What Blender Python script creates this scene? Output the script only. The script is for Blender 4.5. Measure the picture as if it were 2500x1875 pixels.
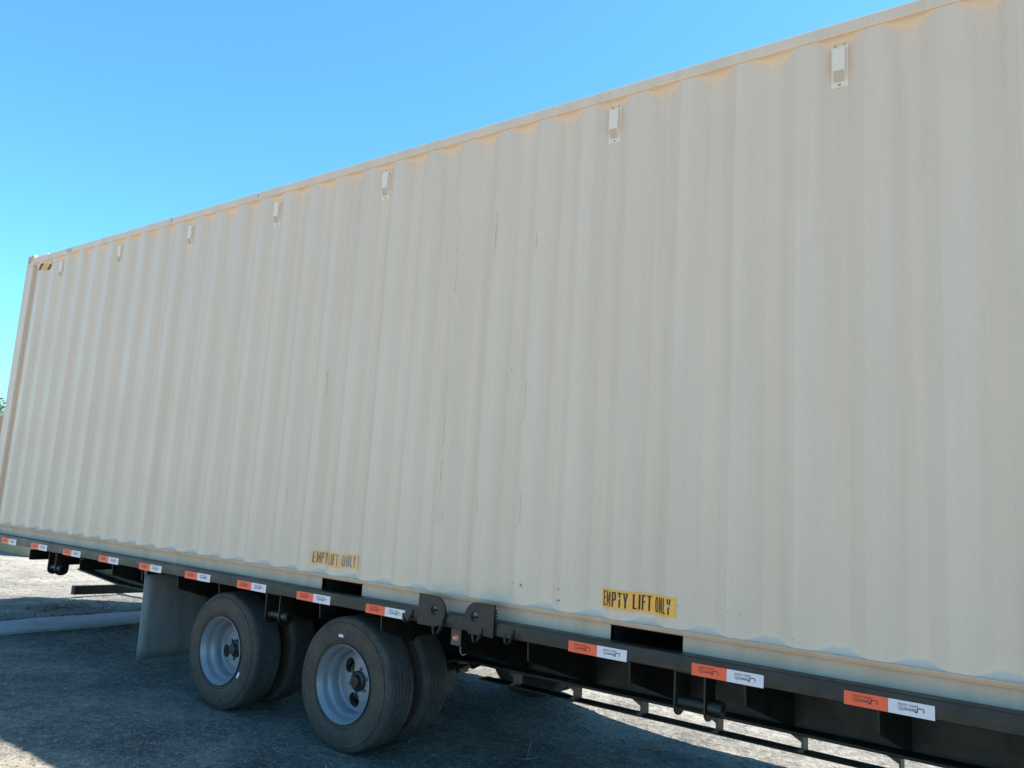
import bpy, bmesh, math, random
import numpy as np
from mathutils import Vector, Matrix, noise
R = math.radians
rnd = random.Random(7)
sc = bpy.context.scene
for o in list(bpy.data.objects): bpy.data.objects.remove(o)

# ------------------------------------------------------------------ camera, sky, sun, exposure
Z0 = 0.985                       # height of the container's bottom-rail lip above the ground
CAM = Vector((7.904, -3.3177, 0.517 + Z0))
roll, pitch, yaw = 0.0613, 0.1481, 0.632
f = Vector((-math.sin(yaw) * math.cos(pitch), math.cos(yaw) * math.cos(pitch), math.sin(pitch)))
rt = Vector((math.cos(yaw), math.sin(yaw), 0)); up = rt.cross(f)
r2 = math.cos(roll) * rt + math.sin(roll) * up
u2 = -math.sin(roll) * rt + math.cos(roll) * up
cam = bpy.data.cameras.new('camera'); co = bpy.data.objects.new('camera', cam)
sc.collection.objects.link(co)
co.matrix_world = Matrix(((r2.x, u2.x, -f.x, CAM.x), (r2.y, u2.y, -f.y, CAM.y), (r2.z, u2.z, -f.z, CAM.z), (0, 0, 0, 1)))
cam.sensor_width = 36; cam.lens = 36 * 1.8994 / 2.5; cam.clip_start = 0.05; cam.clip_end = 2000
sc.camera = co

SUN = Vector((0.41, 0.325, 1.0)).normalized()
elev = math.asin(SUN.z); az = math.atan2(SUN.x, SUN.y)
w = bpy.data.worlds.new('World'); sc.world = w; w.use_nodes = True
nt = w.node_tree; nt.nodes.clear()
sky = nt.nodes.new('ShaderNodeTexSky'); sky.sky_type = 'NISHITA'; sky.sun_disc = False
sky.sun_elevation = elev; sky.sun_rotation = az
sky.air_density = 1.0; sky.dust_density = 0.6; sky.ozone_density = 2.2; sky.altitude = 50
bg = nt.nodes.new('ShaderNodeBackground'); bg.inputs['Strength'].default_value = 0.138
tint = nt.nodes.new('ShaderNodeMix'); tint.data_type = 'RGBA'; tint.blend_type = 'MULTIPLY'
tint.inputs[0].default_value = 1; tint.inputs[7].default_value = (0.44, 0.865, 1.02, 1)
wo = nt.nodes.new('ShaderNodeOutputWorld')
nt.links.new(sky.outputs[0], tint.inputs[6]); nt.links.new(tint.outputs[2], bg.inputs[0]); nt.links.new(bg.outputs[0], wo.inputs[0])
sl = bpy.data.lights.new('sun', 'SUN'); sl.energy = 5.0; sl.angle = R(0.53); sl.color = (1.0, 0.95, 0.86)
so = bpy.data.objects.new('sun', sl); sc.collection.objects.link(so)
so.rotation_euler = SUN.to_track_quat('Z', 'Y').to_euler(); so.location = (0, 0, 20)
sc.view_settings.view_transform = 'Standard'; sc.view_settings.look = 'None'
sc.view_settings.gamma = 1; sc.view_settings.use_curve_mapping = False
sc.view_settings.exposure = 1.22

# ------------------------------------------------------------------ materials
def mat(name, col, rough=0.6, metal=0.0, spec=0.5, coat=0.0):
    m = bpy.data.materials.new(name); m.use_nodes = True
    b = m.node_tree.nodes['Principled BSDF']
    b.inputs['Base Color'].default_value = (*col, 1); b.inputs['Roughness'].default_value = rough
    b.inputs['Metallic'].default_value = metal; b.inputs['Specular IOR Level'].default_value = spec
    b.inputs['Coat Weight'].default_value = coat
    return m
def nd(m, t, **kw):
    n = m.node_tree.nodes.new(t)
    for k, v in kw.items(): setattr(n, k, v)
    return n
def lk(m, a, b): m.node_tree.links.new(a, b)
def pos(m, scale=(1, 1, 1)):
    g = nd(m, 'ShaderNodeNewGeometry'); mp = nd(m, 'ShaderNodeMapping'); mp.inputs['Scale'].default_value = scale
    lk(m, g.outputs['Position'], mp.inputs['Vector']); return mp.outputs[0]
def noisen(m, vec, scale, detail=4, rough=0.6):
    n = nd(m, 'ShaderNodeTexNoise'); n.inputs['Scale'].default_value = scale
    n.inputs['Detail'].default_value = detail; n.inputs['Roughness'].default_value = rough
    lk(m, vec, n.inputs['Vector']); return n.outputs['Fac']
def ramp(m, fac, stops):
    r = nd(m, 'ShaderNodeValToRGB'); e = r.color_ramp.elements
    e[0].position, e[0].color = stops[0][0], (*stops[0][1], 1)
    e[1].position, e[1].color = stops[-1][0], (*stops[-1][1], 1)
    for p, c in stops[1:-1]:
        q = e.new(p); q.color = (*c, 1)
    lk(m, fac, r.inputs[0]); return r.outputs[0]
def mixc(m, fac, a, b, mode='MIX'):
    n = nd(m, 'ShaderNodeMix', data_type='RGBA', blend_type=mode)
    for i, v in ((0, fac), (6, a), (7, b)):
        if isinstance(v, (int, float)): n.inputs[i].default_value = v
        elif isinstance(v, tuple): n.inputs[i].default_value = (*v, 1)
        else: lk(m, v, n.inputs[i])
    return n.outputs[2]
def bump(m, h, strength, dist, prev=None):
    b = nd(m, 'ShaderNodeBump'); b.inputs['Strength'].default_value = strength; b.inputs['Distance'].default_value = dist
    lk(m, h, b.inputs['Height'])
    if prev: lk(m, prev, b.inputs['Normal'])
    return b.outputs[0]
def P(m): return m.node_tree.nodes['Principled BSDF']
def g3(v): return (v, v, v)

def paint_mat(name, base, dirt, rough=0.42, streak=0.35, bumpd=0.0012):
    m = mat(name, base, rough, spec=0.45)
    p = pos(m)
    st = noisen(m, pos(m, (9, 9, 0.35)), 1.0, 5, 0.65)
    big = noisen(m, p, 1.3, 4)
    fine = noisen(m, p, 55, 3)
    f1 = ramp(m, st, [(0.42, g3(0)), (0.75, g3(streak))])
    c = mixc(m, f1, base, dirt)
    c = mixc(m, ramp(m, big, [(0.35, g3(0)), (0.8, g3(streak * 0.7))]), c, tuple(x * 0.86 for x in base))
    c = mixc(m, ramp(m, fine, [(0.3, g3(0.10)), (0.6, g3(0))]), c, dirt)
    lk(m, c, P(m).inputs['Base Color'])
    lk(m, ramp(m, big, [(0.3, g3(rough - 0.06)), (0.8, g3(rough + 0.14))]), P(m).inputs['Roughness'])
    b1 = bump(m, noisen(m, pos(m, (3, 3, 1.2)), 1.2, 3), 0.4, bumpd * 4)
    lk(m, bump(m, fine, 0.25, bumpd, b1), P(m).inputs['Normal'])
    return m
M_cream = paint_mat('cream_paint', (0.755, 0.552, 0.400), (0.58, 0.40, 0.265), 0.40, 0.36)
M_rail = paint_mat('cream_rail_paint', (0.755, 0.552, 0.400), (0.52, 0.36, 0.23), 0.46, 0.45)
M_railb = paint_mat('shaded_bottom_rail_paint', (0.66, 0.445, 0.30), (0.42, 0.29, 0.18), 0.55, 0.7)  # rail cream darkened and warmed: shade and less sky blue put into colour
M_vent = paint_mat('vent_paint', (0.82, 0.66, 0.51), (0.65, 0.52, 0.37), 0.5, 0.2)
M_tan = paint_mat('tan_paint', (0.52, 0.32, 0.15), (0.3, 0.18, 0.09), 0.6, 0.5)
M_tanlight = paint_mat('sunlit_tan_paint', (0.60, 0.47, 0.28), (0.3, 0.2, 0.12), 0.6, 0.4)  # lighter tan for top rail and roof, sunlight put into the colour
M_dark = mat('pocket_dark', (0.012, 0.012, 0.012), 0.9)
M_scratch = mat('scratch_mark', (0.27, 0.225, 0.175), 0.8)
M_venthole = mat('vent_hole_dark', (0.16, 0.085, 0.045), 0.9)  # dark dots drawn as grille holes, the holes' shade put into colour
M_screw = mat('screw_metal', (0.40, 0.34, 0.26), 0.5, 0.2)

def black_mat(name, base=(0.013, 0.0105, 0.008), rough=0.28):
    m = mat(name, base, rough, spec=0.42)
    p = pos(m)
    d = ramp(m, noisen(m, p, 6, 6, 0.7), [(0.5, g3(0)), (0.78, g3(0.5))])
    c = mixc(m, d, base, (0.055, 0.047, 0.036))
    c = mixc(m, ramp(m, noisen(m, p, 120, 2), [(0.62, g3(0)), (0.75, g3(0.35))]), c, (0.13, 0.12, 0.10))
    lk(m, c, P(m).inputs['Base Color'])
    lk(m, ramp(m, noisen(m, p, 9, 5), [(0.3, g3(rough)), (0.8, g3(rough + 0.28))]), P(m).inputs['Roughness'])
    b1 = bump(m, noisen(m, pos(m, (1.5, 6, 6)), 2.0, 3), 0.35, 0.004)
    lk(m, bump(m, noisen(m, p, 60, 3), 0.2, 0.001, b1), P(m).inputs['Normal'])
    return m
M_black = black_mat('black_trailer_paint')
M_black2 = black_mat('black_underframe_paint', (0.011, 0.0095, 0.0075), 0.34)

def rubber():
    m = mat('tyre_rubber', (0.03, 0.03, 0.03), 0.7, spec=0.35)
    p = pos(m)
    a = noisen(m, p, 5, 6, 0.7); b = noisen(m, p, 70, 4)
    c = ramp(m, a, [(0.3, (0.042, 0.030, 0.023)), (0.6, (0.085, 0.060, 0.043)), (0.85, (0.135, 0.098, 0.070))])
    c = mixc(m, ramp(m, b, [(0.45, g3(0)), (0.75, g3(0.4))]), c, (0.12, 0.10, 0.078))
    lk(m, c, P(m).inputs['Base Color'])
    lk(m, bump(m, b, 0.4, 0.0012), P(m).inputs['Normal'])
    return m
M_rubber = rubber()
def tread():
    m = mat('tyre_tread_rubber', (0.055, 0.053, 0.05), 0.75, spec=0.3)
    p = pos(m)
    b = noisen(m, p, 45, 5)
    c = ramp(m, noisen(m, p, 7, 5), [(0.3, (0.045, 0.043, 0.04)), (0.75, (0.095, 0.09, 0.082))])
    c = mixc(m, ramp(m, b, [(0.5, g3(0)), (0.75, g3(0.4))]), c, (0.15, 0.14, 0.125))
    lk(m, c, P(m).inputs['Base Color']); lk(m, bump(m, b, 0.5, 0.001), P(m).inputs['Normal'])
    return m
M_tread = tread()
M_mark = mat('sidewall_mark', (0.14, 0.122, 0.095), 0.8)
M_groove = mat('tyre_groove', (0.012, 0.012, 0.012), 0.9)
def rimm():
    m = mat('rim_paint', (0.42, 0.44, 0.46), 0.38, 0.25, 0.5)
    p = pos(m)
    c = mixc(m, ramp(m, noisen(m, p, 9, 5), [(0.45, g3(0)), (0.8, g3(0.45))]), (0.265, 0.28, 0.30), (0.14, 0.125, 0.11))
    lk(m, c, P(m).inputs['Base Color']); return m
M_rim = rimm()
M_hub = mat('hub_black', (0.014, 0.014, 0.014), 0.45)
M_steel = mat('lug_steel', (0.13, 0.125, 0.12), 0.35, 0.8)
def flapm():
    m = mat('flap_rubber', (0.12, 0.12, 0.115), 0.42, spec=0.5)
    p = pos(m)
    g = nd(m, 'ShaderNodeSeparateXYZ'); lk(m, p, g.inputs[0])
    c = ramp(m, noisen(m, pos(m, (3, 3, 1)), 3, 5), [(0.3, (0.16, 0.155, 0.145)), (0.8, (0.30, 0.28, 0.25))])
    lk(m, c, P(m).inputs['Base Color'])
    lk(m, ramp(m, noisen(m, p, 4, 4), [(0.3, g3(0.36)), (0.8, g3(0.6))]), P(m).inputs['Roughness'])
    return m
M_flap = flapm()
def tape(name, col, d):
    m = mat(name, col, 0.35, spec=0.6)
    p = pos(m, (1, 1, 4))
    lk(m, mixc(m, ramp(m, noisen(m, p, 22, 5), [(0.5, g3(0)), (0.75, g3(0.3))]), col, d), P(m).inputs['Base Color'])
    return m
M_tw = tape('white_reflective_tape', (0.78, 0.67, 0.65), (0.55, 0.50, 0.48))
M_tr = tape('red_reflective_tape', (0.97, 0.105, 0.035), (0.8, 0.08, 0.03))
M_inkn = mat('navy_ink', (0.03, 0.032, 0.05), 0.6)
M_inkr = mat('dark_red_ink', (0.22, 0.02, 0.015), 0.6)
def decal(name, col, fade, amount):
    m = mat(name, col, 0.45)
    p = pos(m, (2.2, 1, 1))
    lk(m, mixc(m, ramp(m, noisen(m, p, 5, 4), [(0.35, g3(0)), (0.68, g3(amount))]), col, fade), P(m).inputs['Base Color'])
    return m
M_dy = decal('yellow_decal', (0.97, 0.42, 0.045), (0.92, 0.43, 0.08), 0.6)
M_dyf = decal('faded_yellow_decal', (0.93, 0.42, 0.10), (0.80, 0.54, 0.33), 0.85)
M_hz = decal('hazard_yellow', (0.80, 0.44, 0.09), (0.66, 0.40, 0.14), 0.5)
M_ink = mat('brown_black_ink', (0.045, 0.012, 0.008), 0.55)
M_inkf = decal('faded_ink', (0.10, 0.05, 0.025), (0.45, 0.40, 0.36), 0.85)
M_peel = mat('peeled_patch', (0.62, 0.55, 0.45), 0.7)
M_sticker = mat('white_sticker', (0.75, 0.76, 0.78), 0.5)
M_amber = mat('amber_lens', (0.85, 0.30, 0.15), 0.18, spec=0.7, coat=0.6)
M_wire = mat('grey_wire', (0.45, 0.44, 0.42), 0.5)

# ------------------------------------------------------------------ object helpers
WL = {}
def link(o, parent=None):
    sc.collection.objects.link(o)
    if parent: o.parent = parent
    return o
def empty(name, loc, label, cat, group=None):
    o = bpy.data.objects.new(name, None); o.empty_display_size = 0.2
    link(o); o.location = loc; WL[o] = Vector(loc)
    o['label'] = label; o['category'] = cat
    if group: o['group'] = group
    return o
class MB:
    def __init__(s): s.v = []; s.f = []; s.m = []
    def add(s, vs, fs, mi=0):
        n = len(s.v); s.v += [tuple(v) for v in vs]; s.f += [tuple(i + n for i in q) for q in fs]; s.m += [mi] * len(fs); return s
    def box(s, x0, x1, y0, y1, z0, z1, mi=0):
        vs = [(x, y, z) for z in (z0, z1) for y in (y0, y1) for x in (x0, x1)]
        return s.add(vs, [(0, 2, 3, 1), (4, 5, 7, 6), (0, 1, 5, 4), (2, 6, 7, 3), (0, 4, 6, 2), (1, 3, 7, 5)], mi)
    def prism(s, poly, axis, a, b, mi=0):
        """poly: 2D points, extruded along axis from a to b"""
        n = len(poly)
        def mk(p, t):
            if axis == 'x': return (t, p[0], p[1])
            if axis == 'y': return (p[0], t, p[1])
            return (p[0], p[1], t)
        vs = [mk(p, a) for p in poly] + [mk(p, b) for p in poly]
        fs = [tuple(range(n))[::-1], tuple(range(n, 2 * n))] + [(i, (i + 1) % n, n + (i + 1) % n, n + i) for i in range(n)]
        return s.add(vs, fs, mi)
    def tube(s, pts, rad, n=8, mi=0, cap=True):
        pts = [Vector(p) for p in pts]; rads = rad if isinstance(rad, (list, tuple)) else [rad] * len(pts)
        base = len(s.v); ref = None
        for i, p in enumerate(pts):
            d = (pts[min(i + 1, len(pts) - 1)] - pts[max(i - 1, 0)]).normalized()
            if ref is None: ref = d.orthogonal().normalized()
            ref = (ref - d * ref.dot(d)).normalized(); q = d.cross(ref)
            for k in range(n):
                a = 2 * math.pi * k / n
                s.v.append(tuple(p + (ref * math.cos(a) + q * math.sin(a)) * rads[i]))
        for i in range(len(pts) - 1):
            for k in range(n):
                a, b = base + i * n + k, base + i * n + (k + 1) % n
                s.f.append((a, b, b + n, a + n)); s.m.append(mi)
        if cap:
            s.f.append(tuple(range(base, base + n))[::-1]); s.m.append(mi)
            e = base + (len(pts) - 1) * n
            s.f.append(tuple(range(e, e + n))); s.m.append(mi)
        return s
    def lathe(s, prof, c, n=64, mis=None, mi=0):
        """prof: (r, y) rotated about the Y axis through c"""
        base = len(s.v)
        for r, y in prof:
            for k in range(n):
                a = 2 * math.pi * k / n
                s.v.append((c[0] + r * math.cos(a), c[1] + y, c[2] + r * math.sin(a)))
        for i in range(len(prof) - 1):
            for k in range(n):
                a, b = base + i * n + k, base + i * n + (k + 1) % n
                s.f.append((a, a + n, b + n, b)); s.m.append(mis[i] if mis else mi)
        return s
    def build(s, name, mats, parent=None, bevel=0, smooth=False, z=True, solid=0, auto=None):
        off = Vector((0, 0, Z0 if z else 0))
        V = [Vector(v) + off for v in s.v]
        c = sum(V, Vector()) / len(V)
        me = bpy.data.meshes.new(name); me.from_pydata([tuple(v - c) for v in V], [], s.f)
        ms = mats if isinstance(mats, (list, tuple)) else [mats]
        for m in ms: me.materials.append(m)
        if len(ms) > 1: me.polygons.foreach_set('material_index', s.m)
        bm = bmesh.new(); bm.from_mesh(me); bmesh.ops.recalc_face_normals(bm, faces=bm.faces); bm.to_mesh(me); bm.free()
        if smooth:
            me.polygons.foreach_set('use_smooth', [True] * len(me.polygons))
            me.set_sharp_from_angle(angle=R(auto or 35))
        o = bpy.data.objects.new(name, me); link(o, parent)
        o.location = c - (WL[parent] if parent else Vector()); WL[o] = c
        if bevel:
            b = o.modifiers.new('bevel', 'BEVEL'); b.width = bevel; b.segments = 2; b.limit_method = 'ANGLE'
        if solid:
            b = o.modifiers.new('solid', 'SOLIDIFY'); b.thickness = solid; b.offset = 0
        return o
def dup(o, d, parent=None, rot=None):
    """copy of a part with its sub-parts, moved by d"""
    c = o.copy(); sc.collection.objects.link(c); c.parent = parent or o.parent
    c.location = o.location + Vector(d)
    if rot: c.rotation_euler = rot
    for ch in o.children:
        e = ch.copy(); sc.collection.objects.link(e); e.parent = c
    return c
def setlabel(o, label=None, kind=None, cat=None, group=None):
    if label: o['label'] = label
    if kind: o['kind'] = kind
    if cat: o['category'] = cat
    if group: o['group'] = group
    return o

# text as flat geometry in the XZ plane; warp(x, z) -> (x, y, z)
def text_bm(body, h, width=None, bold=0.0):
    cu = bpy.data.curves.new('t', 'FONT'); cu.body = body; cu.size = 1; cu.resolution_u = 2; cu.offset = bold
    to = bpy.data.objects.new('t', cu); sc.collection.objects.link(to)
    dg = bpy.context.evaluated_depsgraph_get(); me = bpy.data.meshes.new_from_object(to.evaluated_get(dg))
    xs = [v.co.x for v in me.vertices]; ys = [v.co.y for v in me.vertices]
    x0, x1, y0, y1 = min(xs), max(xs), min(ys), max(ys)
    sz = h / (y1 - y0); sx = (width / (x1 - x0)) if width else sz
    vs = [((v.co.x - x0) * sx, (v.co.y - y0) * sz) for v in me.vertices]
    fs = [tuple(p.vertices) for p in me.polygons]
    bpy.data.objects.remove(to); bpy.data.curves.remove(cu); bpy.data.meshes.remove(me)
    return vs, fs
def conform(mb, cuts, fn):
    """cut a flat (x, 0, z) mesh at the given x values and set y = fn(x)"""
    bm = bmesh.new(); vs = [bm.verts.new(v) for v in mb.v]
    for q in mb.f:
        try: bm.faces.new([vs[i] for i in q])
        except ValueError: pass
    for c in cuts:
        bmesh.ops.bisect_plane(bm, geom=bm.verts[:] + bm.edges[:] + bm.faces[:], plane_co=(c, 0, 0), plane_no=(1, 0, 0), dist=1e-6)
    bm.verts.ensure_lookup_table()
    for v in bm.verts: v.co.y = fn(v.co.x) + v.co.y
    bm.verts.index_update()
    out = MB(); out.add([tuple(v.co) for v in bm.verts], [tuple(v.index for v in q.verts) for q in bm.faces]); bm.free()
    return out

# ------------------------------------------------------------------ ground
XS = np.concatenate([np.linspace(-260, -12, 26)[:-1], np.arange(-12, -3, 0.15), np.arange(-3, 8.6, 0.035), np.arange(8.6, 14, 0.3), np.linspace(14, 260, 24)])
YS = np.concatenate([np.linspace(-260, -5, 24)[:-1], np.arange(-5, -1.6, 0.2), np.arange(-1.6, 3.2, 0.035), np.arange(3.2, 12, 0.25), np.linspace(12, 260, 26)])
def gh(x, y):
    p = Vector((x, y, 0))
    h = 0.010 * noise.noise(p * 1.1) + 0.006 * noise.noise(p * 5) + 0.0045 * noise.noise(p * 16)
    wgt = 1.0
    for wx in (3.165, 4.375):
        d = math.hypot((x - wx) * 1.2, 0 if (-0.1 < y < 0.65 or 1.8 < y < 2.6) else 1)
        if d < 0.5: wgt = min(wgt, 0.15 + d * 1.7)
    t = min(max((x - 3.9) / 1.8, 0), 1); t = t * t * (3 - 2 * t)
    q = min(max((y - 0.7) / 1.1, 0), 1); q = q * q * (3 - 2 * q)
    return h * min(wgt, 1) - 0.122 * t * q
nx, ny = len(XS), len(YS)
V = np.zeros((nx * ny, 3)); k = 0
for y in YS:
    for x in XS:
        V[k] = (x, y, gh(x, y) if -14 < x < 14 and -8 < y < 14 else 0); k += 1
idx = np.arange(nx * ny).reshape(ny, nx)
Fq = np.stack([idx[:-1, :-1], idx[:-1, 1:], idx[1:, 1:], idx[1:, :-1]], -1).reshape(-1, 4)
me = bpy.data.meshes.new('ground'); me.vertices.add(len(V)); me.vertices.foreach_set('co', V.ravel())
me.loops.add(Fq.size); me.loops.foreach_set('vertex_index', Fq.ravel().astype(np.int32))
me.polygons.add(len(Fq)); me.polygons.foreach_set('loop_start', (np.arange(len(Fq)) * 4).astype(np.int32))
me.polygons.foreach_set('use_smooth', np.ones(len(Fq), bool)); me.update(calc_edges=True); me.validate()
def ground_mat():
    m = mat('gravel_ground', (0.155, 0.143, 0.124), 0.85, spec=0.3)
    p = pos(m)
    vo = nd(m, 'ShaderNodeTexVoronoi'); vo.inputs['Scale'].default_value = 85; lk(m, p, vo.inputs['Vector'])
    vs = nd(m, 'ShaderNodeTexVoronoi'); vs.inputs['Scale'].default_value = 34; vs.inputs['Randomness'].default_value = 1; lk(m, p, vs.inputs['Vector'])
    n1 = noisen(m, p, 2.2, 6, 0.65); n2 = noisen(m, p, 30, 6, 0.75); n3 = noisen(m, p, 0.6, 4)
    sep = nd(m, 'ShaderNodeSeparateColor'); lk(m, vo.outputs['Color'], sep.inputs[0])
    c = ramp(m, sep.outputs[0], [(0.0, (0.062, 0.059, 0.053)), (0.35, (0.130, 0.124, 0.108)), (0.8, (0.211, 0.198, 0.171)), (1.0, (0.310, 0.298, 0.267))])
    c = mixc(m, ramp(m, n2, [(0.38, g3(0.75)), (0.60, g3(0))]), c, (0.065, 0.061, 0.055))
    c = mixc(m, ramp(m, n1, [(0.42, g3(0)), (0.70, g3(0.55))]), c, (0.223, 0.202, 0.161))
    c = mixc(m, ramp(m, n3, [(0.40, g3(0)), (0.65, g3(0.35))]), c, (0.105, 0.099, 0.090))
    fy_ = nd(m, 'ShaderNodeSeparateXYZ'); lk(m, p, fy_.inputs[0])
    f2 = nd(m, 'ShaderNodeMapRange'); f2.inputs[1].default_value = 1.7; f2.inputs[2].default_value = 2.8; lk(m, fy_.outputs[1], f2.inputs[0])  # lighter beyond the trailer, sunlit brightness put into the gravel colour
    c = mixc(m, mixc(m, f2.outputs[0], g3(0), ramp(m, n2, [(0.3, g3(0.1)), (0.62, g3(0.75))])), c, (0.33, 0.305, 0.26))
    # pale, sandy far yard with some sunlight put into its colour; darker organic dirt just behind and beside the concrete strip
    sx = nd(m, 'ShaderNodeSeparateXYZ'); lk(m, p, sx.inputs[0])
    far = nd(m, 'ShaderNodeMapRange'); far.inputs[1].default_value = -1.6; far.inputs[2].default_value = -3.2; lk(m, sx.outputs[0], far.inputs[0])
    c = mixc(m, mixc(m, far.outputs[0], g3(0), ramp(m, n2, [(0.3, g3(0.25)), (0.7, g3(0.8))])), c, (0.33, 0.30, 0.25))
    nr_ = nd(m, 'ShaderNodeMapRange'); nr_.inputs[1].default_value = -0.9; nr_.inputs[2].default_value = -1.7; lk(m, sx.outputs[1], nr_.inputs[0])  # sandy foreground, mostly out of view, made pale to bounce warm light on the container
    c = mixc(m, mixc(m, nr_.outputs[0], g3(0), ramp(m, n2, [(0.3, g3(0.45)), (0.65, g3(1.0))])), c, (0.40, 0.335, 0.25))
    a = nd(m, 'ShaderNodeMapRange'); a.inputs[1].default_value = 0.95; a.inputs[2].default_value = 0.35
    dd = nd(m, 'ShaderNodeMath', operation='ADD'); dd.inputs[1].default_value = 0.45; lk(m, sx.outputs[0], dd.inputs[0])
    ab = nd(m, 'ShaderNodeMath', operation='ABSOLUTE'); lk(m, dd.outputs[0], ab.inputs[0]); lk(m, ab.outputs[0], a.inputs[0])
    msk = mixc(m, 1.0, a.outputs[0], ramp(m, noisen(m, p, 3.5, 6, 0.7), [(0.40, g3(0)), (0.58, g3(0.85))]), 'MULTIPLY')
    c = mixc(m, msk, c, (0.043, 0.034, 0.026))
    n4 = noisen(m, p, 1.1, 7, 0.72)
    c = mixc(m, 1.0, c, ramp(m, n4, [(0.30, (0.60, 0.60, 0.61)), (0.50, (1.08, 1.08, 1.08)), (0.72, (1.5, 1.48, 1.42))]), 'MULTIPLY')
    n5 = noisen(m, p, 13, 5, 0.8)
    c = mixc(m, 1.0, c, ramp(m, n5, [(0.34, (0.50, 0.50, 0.52)), (0.52, (1, 1, 1)), (0.70, (1.3, 1.28, 1.22))]), 'MULTIPLY')
    # light flecks
    sp = nd(m, 'ShaderNodeSeparateColor'); lk(m, vs.outputs['Color'], sp.inputs[0])
    fl = mixc(m, 1.0, ramp(m, sp.outputs[1], [(0.94, g3(0)), (0.95, g3(1))]), ramp(m, vs.outputs['Distance'], [(0.20, g3(1)), (0.30, g3(0))]), 'MULTIPLY')
    c = mixc(m, fl, c, (0.322, 0.310, 0.285))
    lk(m, c, P(m).inputs['Base Color'])
    b1 = bump(m, vo.outputs['Distance'], 0.8, 0.008)
    b2 = bump(m, n2, 0.9, 0.016, b1)
    lk(m, b2, P(m).inputs['Normal'])
    return m
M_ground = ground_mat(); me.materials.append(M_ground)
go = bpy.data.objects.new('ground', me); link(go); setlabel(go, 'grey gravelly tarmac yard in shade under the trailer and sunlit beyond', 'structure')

# concrete strip set across the yard behind the trailer's wheels
M_conc = mat('worn_concrete', (0.4, 0.38, 0.35), 0.75)
_p = pos(M_conc)
_c = ramp(M_conc, noisen(M_conc, _p, 3, 6, 0.7), [(0.3, (0.21, 0.20, 0.19)), (0.7, (0.31, 0.295, 0.28))])
_c = mixc(M_conc, ramp(M_conc, noisen(M_conc, _p, 11, 5, 0.6), [(0.63, g3(0)), (0.68, g3(0.8))]), _c, (0.06, 0.055, 0.05))
lk(M_conc, _c, P(M_conc).inputs['Base Color']); lk(M_conc, bump(M_conc, noisen(M_conc, _p, 25, 6), 0.4, 0.005), P(M_conc).inputs['Normal'])
mb = MB(); L = []; Rr = []
ys = np.arange(-9, 14, 0.06)
for y in ys:
    e0 = 0.035 * noise.noise(Vector((1.7, y * 1.6, 0))) + 0.02 * noise.noise(Vector((4, y * 7, 0)))
    e1 = 0.015 * noise.noise(Vector((9, y * 2, 0)))
    tt = min(max(y / 1.4, -1), 3)
    L.append((-0.745 + 0.05 * tt + e0, y)); Rr.append((-0.13 + 0.085 * tt + e1, y))
n = len(ys)
for side in (L, Rr):
    for x, y in side: mb.v.append((x, y, gh(x, y) + 0.022 if side is L else gh(x, y) + 0.026))
mb.f += [(i, n + i, n + i + 1, i + 1) for i in range(n - 1)]; mb.m += [0] * (n - 1)
b0 = len(mb.v)
for side in (L, Rr):
    for x, y in side: mb.v.append((x, y, -0.05))
for i in range(n - 1):
    mb.f += [(i, i + 1, b0 + i + 1, b0 + i), (n + i + 1, n + i, b0 + n + i, b0 + n + i + 1)]; mb.m += [0, 0]
o = mb.build('concrete_strip', M_conc, z=False, smooth=True)
setlabel(o, 'pale worn concrete strip crossing the shaded yard behind the wheels', 'structure')

# loose stones and straw: uncountable litter
def stuff_stones():
    mb = MB()
    oct_v = [(1, 0, 0), (-1, 0, 0), (0, 1, 0), (0, -1, 0), (0, 0, 1), (0, 0, -0.6)]
    oct_f = [(0, 2, 4), (2, 1, 4), (1, 3, 4), (3, 0, 4), (2, 0, 5), (1, 2, 5), (3, 1, 5), (0, 3, 5)]
    for i in range(15000):
        if i < 9500: x, y = rnd.uniform(0.2, 7), rnd.uniform(-1.7, 2.6)
        elif i < 12500: x, y = rnd.uniform(1.5, 5), rnd.uniform(-2.2, -0.6)
        else: x, y = rnd.uniform(-6, 0), rnd.uniform(-0.5, 4)
        s = rnd.choice((1, 1, 1, 1.5, 2.2)) * rnd.uniform(0.0018, 0.0042) * (1.5 if x < 0.5 else 1)
        if -0.85 < x < 0.05 and rnd.random() < 0.8: continue
        a = rnd.uniform(0, 6.28); ca, sa = math.cos(a), math.sin(a); k1, k2, k3 = rnd.uniform(.7, 1.6), rnd.uniform(.6, 1.1), rnd.uniform(.4, .9)
        h = gh(x, y) + s * 0.2 + (0.025 if -0.75 < x < -0.13 else 0)
        mb.add([(x + (px * k1 * ca - py * k2 * sa) * s, y + (px * k1 * sa + py * k2 * ca) * s, h + pz * k3 * s) for px, py, pz in oct_v], oct_f, 0 if rnd.random() < 0.72 else (1 if rnd.random() < 0.6 else 2))
    m1 = mat('stone_grey', (0.14, 0.135, 0.125), 0.85); m2 = mat('stone_pale', (0.32, 0.31, 0.285), 0.8); m3 = mat('stone_dark', (0.045, 0.042, 0.04), 0.85)
    o = mb.build('gravel', [m1, m2, m3], z=False); setlabel(o, 'loose small stones scattered over the yard', 'stuff')
stuff_stones()
M_straw = mat('dry_straw', (0.42, 0.33, 0.19), 0.8); M_twig = mat('grey_twig_bark', (0.33, 0.28, 0.21), 0.85); M_bark = mat('brown_branch_bark', (0.15, 0.085, 0.055), 0.85)
M_leaf_d = mat('dry_leaf', (0.17, 0.085, 0.035), 0.85)
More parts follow.
